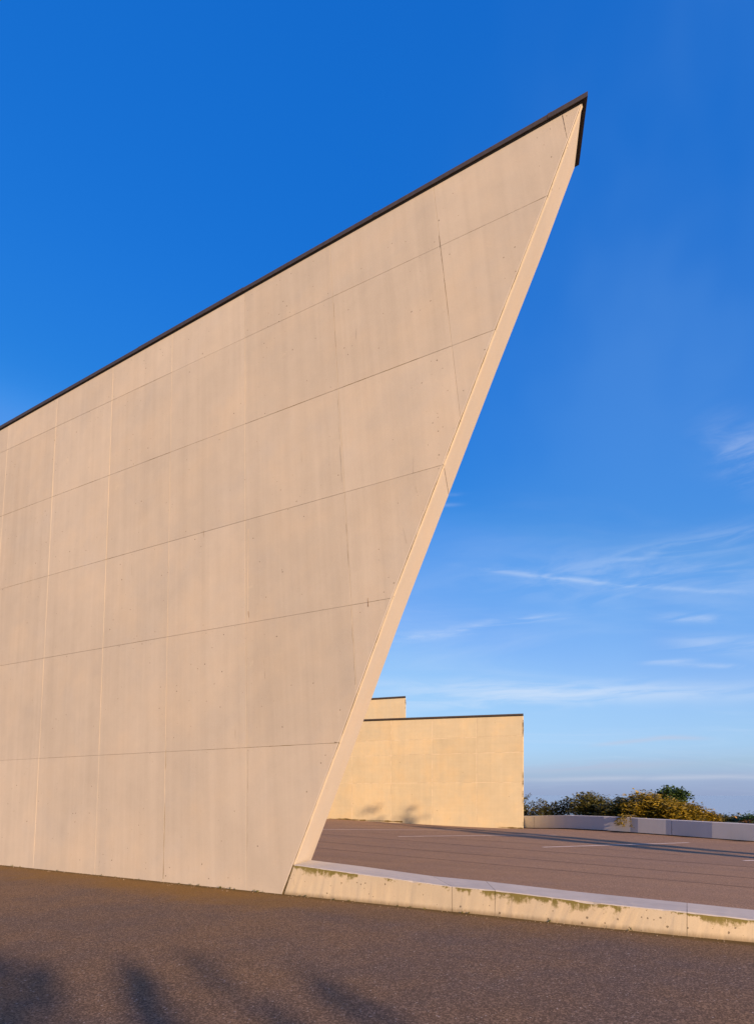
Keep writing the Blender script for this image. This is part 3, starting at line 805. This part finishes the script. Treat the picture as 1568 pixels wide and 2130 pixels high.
def leaves(n_list, size, asp, flat=.5, droop=.2):
    """leaf cards: n_list = (centre) points; each an elongated folded leaf of four triangles' worth"""
    P = np.asarray(n_list); n = len(P)
    th = rng.uniform(0, 2 * math.pi, n); tilt = rng.normal(0, .5, n) * (1 - flat) - droop
    d = np.stack([np.cos(th) * np.cos(tilt), np.sin(th) * np.cos(tilt), np.sin(tilt)], 1)
    upv = np.stack([rng.normal(0, .55, n), rng.normal(0, .55, n), np.ones(n)], 1)
    s = np.cross(d, upv); s /= np.linalg.norm(s, axis=1)[:, None]
    nn = np.cross(s, d)
    L = (size * rng.uniform(.6, 1.35, n))[:, None]; Wd = L * asp
    a = P - d * L * .5; m1 = P + s * Wd * .5 + nn * Wd * .12; m2 = P - s * Wd * .5 + nn * Wd * .12; e = P + d * L * .5
    vs = np.stack([a, m1, e, m2], 1).reshape(-1, 3)
    fs = [[4 * i, 4 * i + 1, 4 * i + 2, 4 * i + 3] for i in range(n)]
    return vs, fs
def foliage(name, pts, size, asp, mat, parent, flat=.5, droop=.2):
    vs, fs = leaves(pts, size, asp, flat, droop)
    o = raw_obj(name, [tuple(v) for v in vs], fs, mat, parent)
    at = o.data.attributes.new('tint', 'FLOAT', 'FACE'); at.data.foreach_set('value', rng.uniform(0, 1, len(fs)).astype(np.float32))
    return o
def plant(name, label, cat, base, lobes, ntip, per, size, asp, mat, spread=.16, stem_r=.03, group=None, flat=.5, droop=.2, twigs=0, trunk=0.0, stemname='stem', folname='foliage', shell=.5):
    """branches run from the base to tips inside the lobes (relative x,y,z,rx,ry,rz); leaves gather round the tips"""
    root = thing(name, label, cat, base, group)
    base = np.zeros(3)
    bag = Bag(); pts = []
    wts = np.array([l[3] * l[5] for l in lobes]); wts = wts / wts.sum()
    fork = V(0, 0, trunk)
    if trunk:
        bag.add(tube([V(0, 0, -.1), V(random.uniform(-.05, .05), 0, trunk * .5), fork, fork + V(0, 0, trunk * .25)], [stem_r * 1.3, stem_r, stem_r * .85, stem_r * .5], 7))
    for i in range(ntip):
        l = lobes[rng.choice(len(lobes), p=wts)]
        v = rng.normal(size=3); v /= np.linalg.norm(v); rr = rng.uniform(shell, 1.0) ** .6
        tip = V(*l[:3]) + v * rr * V(*l[3:])
        tip[2] = max(tip[2], .05)
        st = fork + V(rng.normal(0, .12), rng.normal(0, .12), 0) * (1 if not trunk else .3)
        if trunk: st = fork + V(0, 0, rng.uniform(-.25, .25) * trunk)
        mid = st * .45 + tip * .55 + V(rng.normal(0, .1), rng.normal(0, .1), .12 * np.linalg.norm(tip - st))
        if i < ntip * .6:
            r0 = stem_r * rng.uniform(.3, .6)
            bag.add(tube([st, mid, tip], [r0, r0 * .6, r0 * .2], 4))
        k = max(1, int(per * rng.uniform(.5, 1.5)))
        pts.append(tip + rng.normal(size=(k, 3)) * spread * V(1, 1, .7))
        k2 = max(1, k // 3)
        t = rng.uniform(.35, 1, (k2, 1))
        pts.append(mid + (tip - mid) * t + rng.normal(size=(k2, 3)) * spread * .6)
    for i in range(twigs):
        l = lobes[rng.integers(len(lobes))]
        tip = V(l[0] + rng.normal(0, l[3] * .6), l[1] + rng.normal(0, l[4] * .4), l[2] + l[5] * rng.uniform(1.0, 1.45))
        mid = V(l[0], l[1], l[2]) + V(rng.normal(0, .1), 0, 0)
        kn = (mid + tip) / 2 + V(rng.normal(0, .08), 0, .05)
        bag.add(tube([mid, kn, tip], [.012, .009, .004], 4))
        for t in (.45, .7, .85, 1.0):
            q = kn + (tip - kn) * t
            pts.append(q + rng.normal(size=(3, 3)) * .05)
    raw_obj(stemname, bag.v, bag.f, M_bark, root)
    foliage(folname, np.concatenate(pts), size, asp, mat, root, flat, droop)
    return root

def lobe(px, py, rx, ry, Y, base, deep=.7):
    X, Z = (px - CX) / FOC * Y, HC + (HOR - py) / FOC * Y
    return (X - base[0], 0.0, Z - base[2], rx * Y / FOC, deep, ry * Y / FOC)
def bush_base(px, Y): return V((px - CX) / FOC * Y, Y, hill_z((px - CX) / FOC * Y, Y))
GB = 'bushes behind the parapet'
b0 = bush_base(1105, 32.0)
plant('bush', 'sparse dark bush half hidden behind the corner of the low building', 'bush', b0,
      [lobe(1100, 1684, 22, 16, 32, b0), lobe(1122, 1682, 20, 16, 32, b0), lobe(1080, 1680, 20, 18, 32, b0)], 95, 10, .19, .42, M_darkleaf, .16, .03, GB, twigs=5)
b0 = bush_base(1150, 31.0)
plant('bush', 'open twiggy dark bush with long bare shoots above the left end of the parapet', 'bush', b0,
      [lobe(1145, 1686, 26, 13, 31, b0), lobe(1172, 1680, 20, 17, 31, b0), lobe(1130, 1692, 30, 9, 31, b0)], 105, 11, .19, .42, M_darkleaf, .16, .03, GB, twigs=9)
b0 = bush_base(1222, 29.5)
plant('bush', 'dark olive bush with a ragged two pointed top right of the twiggy bush', 'bush', b0,
      [lobe(1216, 1672, 22, 21, 29.5, b0), lobe(1240, 1676, 18, 20, 29.5, b0), lobe(1222, 1690, 34, 12, 29.5, b0)], 230, 13, .18, .40, M_olive, .16, .03, GB, twigs=4)
b0 = bush_base(1275, 28.0)
plant('bush', 'dark green bush that spills a few leaves over the parapet top', 'bush', b0,
      [lobe(1268, 1684, 24, 20, 28, b0), lobe(1292, 1680, 18, 20, 28, b0), lobe(1268, 1696, 30, 12, 28, b0)], 260, 13, .18, .38, M_olive, .15, .03, GB, twigs=3)
b0 = bush_base(1335, 27.0)
plant('bush', 'round golden leaved bush in the middle of the row behind the parapet', 'bush', b0,
      [lobe(1338, 1672, 28, 26, 27, b0, 1.0), lobe(1318, 1688, 28, 20, 27, b0, .9), lobe(1352, 1690, 28, 22, 27, b0, .9)], 420, 14, .19, .34, M_gold, .15, .04, GB, flat=.65)
b0 = bush_base(1412, 26.2)
plant('bush', 'widest golden bush, sloping down to the right behind the parapet', 'bush', b0,
      [lobe(1385, 1686, 32, 24, 26.2, b0, 1.0), lobe(1422, 1694, 34, 21, 26.2, b0, .9), lobe(1455, 1702, 28, 14, 26.2, b0, .8), lobe(1478, 1708, 18, 8, 26.2, b0, .6)],
      620, 14, .19, .34, M_gold, .14, .04, GB, flat=.65)
b0 = bush_base(1400, 28.6)
plant('small_tree', 'small dark green broad leaved tree poking up behind the widest golden bush', 'tree', b0,
      [lobe(1397, 1653, 19, 15, 28.6, b0), lobe(1412, 1661, 14, 13, 28.6, b0), lobe(1382, 1658, 16, 11, 28.6, b0)], 150, 14, .15, .75, M_green, .13, .05, None, flat=.2, trunk=1.2, stemname='trunk', folname='crown')
# sprig that hangs over the parapet
sp0 = station(1300)
nn = V(.80, .60, 0)
root = thing('bramble_shoot', 'leafy golden shoot hanging down over the face of the parapet', 'shoot', sp0 + nn * .35 + V(0, 0, .6))
bag = Bag(); pts = []
for k in range(7):
    off_ = random.uniform(-.35, .35); L_ = random.uniform(.15, .34)
    tdir = V(.55, -.83, 0)
    path = [nn * .3 + tdir * off_ * .4 + V(0, 0, .12), tdir * off_ * .7 + V(0, 0, .13) - nn * .38, tdir * off_ - nn * .48 + V(0, 0, .05 - L_ * .4), tdir * off_ * 1.1 - nn * .47 + V(0, 0, -L_)]
    bag.add(tube(path, [.008, .007, .005, .003], 4))
    for t in np.linspace(.2, 1, 7):
        i = min(int(t * 3), 2); q = path[i] + (path[i + 1] - path[i]) * (t * 3 - i)
        pts.append(q - nn * .05 + rng.normal(size=(4, 3)) * .05)
raw_obj('stem', bag.v, bag.f, M_bark, root); foliage('foliage', np.concatenate(pts), .13, .38, M_gold, root, .5, .4)
# far scrub down the slope
for i, (px, py, rx, ry, Y, mt, lab) in enumerate((
        (1500, 1710, 22, 8, 48, M_olive, 'distant low brown scrub bush just right of the widest golden bush'),
        (1530, 1709, 24, 9, 52, M_olive, 'distant dome shaped dark scrub bush between two lower ones'),
        (1562, 1708, 18, 10, 46, M_green, 'distant green scrub bush at the right edge, standing highest of the far scrub'),
        (1600, 1708, 26, 10, 46, M_olive, 'distant olive scrub bush past the right end of the far scrub'))):
    b0 = bush_base(px, Y)
    plant('scrub_bush', lab, 'bush', b0, [lobe(px, py, rx, ry, Y, b0, .9), lobe(px, py + 12, rx, 12, Y, b0, .9)], 130, 12, .26, .45, mt, .24, .04, 'distant scrub below the terrace')
b0 = bush_base(1556, 25.0)
plant('bush', 'small russet shrub just clearing the parapet top at the right edge', 'bush', b0,
      [lobe(1556, 1712, 16, 5, 25, b0, .4), lobe(1552, 1722, 20, 8, 25, b0, .4)], 60, 10, .13, .4, M_russet, .10, .02, None)
b0 = bush_base(1640, 24.0)
plant('bush', 'golden bush behind the parapet past the russet shrub', 'bush', b0, [lobe(1640, 1700, 40, 22, 24, b0, .8)], 120, 11, .15, .36, M_gold, .15, .03, GB, flat=.65)

# trees on the sunny side, out of the picture, whose shadows fall across the asphalt and the terrace
sh = unit(V(-math.sin(SUN_AZ), math.cos(SUN_AZ), 0))          # shadow direction on the ground
rt = V(sh[1], -sh[0], 0)                                        # to the right of it
TE = math.tan(SUN_EL)
def shade_tree(label, ground_pt, dist, side, top, bottom, rad, ntip, per, size=.3, asp=.6, name='tree', mat=None, spread=.3, stem=.16, own=None):
    p = V(*ground_pt, 0) - sh * dist + rt * side
    base = V(p[0], p[1], -.3 if p[1] < -8 else -.2)
    h = top - base[2]; bt = bottom - base[2]; c = (h + bt) / 2; rz = (h - bt) / 2
    lobes = [(0, 0, c, rad, rad, rz), (rad * .3, 0, c + rz * .25, rad * .6, rad * .6, rz * .7), (-rad * .35, .2, c - rz * .2, rad * .65, rad * .65, rz * .6)]
    if own: lobes = [(a, b_, c_ - base[2], d_, e_, f_) for a, b_, c_, d_, e_, f_ in own]
    plant(name, label, 'tree', base, lobes, ntip, per, size, asp, mat or M_green, spread, stem, None, flat=.2, trunk=max(bt * 1.1, 1.0), stemname='trunk', folname='crown', shell=.1)
shade_tree('dense cone shaped tree behind the viewer whose crown shades the bottom left corner', (-3.5, 6.0), 30, -2.75, 11.2, 2.4, 3.2, 3200, 24, .36, .7, own=[(0, 0, 4.4, 3.4, 3.4, 1.6), (0, 0, 6.0, 3.1, 3.1, 1.4), (0, 0, 7.5, 2.5, 2.5, 1.3), (-.2, 0, 8.8, 1.5, 1.5, 1.2), (-.3, 0, 10.0, .7, .7, 1.0)])
shade_tree('thin open tree behind the viewer next to the dense cone shaped one', (-1.91, 4.57), 25, .05, 7.45, 4.0, .22, 110, 10, .15, .6, 'tree', M_olive, .08, .06, own=[(0, 0, 6.9, .09, .09, .6), (0, 0, 5.9, .19, .19, .8), (0, 0, 4.7, .25, .25, .9)])
shade_tree('thin open tree behind the viewer, second from the dense cone shaped one', (-1.2, 4.73), 25, 0, 7.5, 4.0, .28, 85, 10, .16, .6, 'tree', M_olive, .10, .06, own=[(0, 0, 7.0, .07, .07, .6), (.05, 0, 6.0, .2, .2, .8), (0, 0, 4.7, .35, .35, .9)])
shade_tree('thin open tree behind the viewer, third and loosest beside the cone shaped one', (-.2, 4.36), 25, 0, 7.4, 4.0, .5, 90, 8, .17, .6, 'tree', M_olive, .13, .05, own=[(0, 0, 6.9, .1, .1, .6), (.1, 0, 6.0, .35, .35, .7), (0, 0, 4.8, .5, .5, .9)])
shade_tree('slim columnar tree beyond the right edge, casting the long streak of shade over the terrace', (8.4, 17.6), 19, 0, 10.95, 3.2, .46, 120, 9, .22, .6, 'columnar_tree', M_darkleaf, .15, .09)
shade_tree('slim columnar tree beyond the right edge beside its taller neighbour', (9.2, 18.4), 20, 0, 10.9, 3.6, .44, 110, 9, .22, .6, 'columnar_tree', M_darkleaf, .15, .08)

# ------------------------------------------------------------------ small things at the wall foot
M_grit = plain('pale grit', (.36, .28, .20), .9, 0, .4, 30)
bag = Bag()
for k in range(260):
    s_ = random.uniform(-9, 6); q = abs(random.gauss(0, .10)) + .02
    p = B0 + d1 * s_ + nh * q; r = random.uniform(.003, .009)
    p = V(p[0], p[1], r * .4)
    vs = [p + V(r * random.uniform(.7, 1.2), 0, 0), p + V(0, r, 0), p - V(r, 0, 0), p - V(0, r * random.uniform(.7, 1.2), 0), p + V(0, 0, r * .8), p - V(0, 0, r * .5)]
    bag.add((vs, [[0, 1, 4], [1, 2, 4], [2, 3, 4], [3, 0, 4], [1, 0, 5], [2, 1, 5], [3, 2, 5], [0, 3, 5]]))
g = raw_obj('grit', bag.v, bag.f, M_grit); g['kind'] = 'stuff'; g['label'] = 'loose pale grit washed up along the foot of the wall'; g['category'] = 'grit'

M_weed = leaf_mat('weed leaves', (.06, .07, .012), (.16, .15, .03), .25)
wp = []
for k in range(34):
    s_ = random.choice((random.uniform(-8.5, 0), random.uniform(0, 6), random.gauss(-1.1, .4)))
    p = B0 + d1 * s_ + nh * random.uniform(.01, .035)
    n_ = random.randint(3, 9); r = random.uniform(.012, .03)
    for q in range(n_): wp.append(V(p[0] + random.gauss(0, r * .5), p[1] + random.gauss(0, r * .3), random.uniform(.006, r)))
wd = foliage('weeds', np.array(wp), .035, .3, M_weed, None, .1, -.6)
wd['kind'] = 'stuff'; wd['label'] = 'tiny weeds and moss tufts in the crack at the foot of the wall'; wd['category'] = 'weeds'
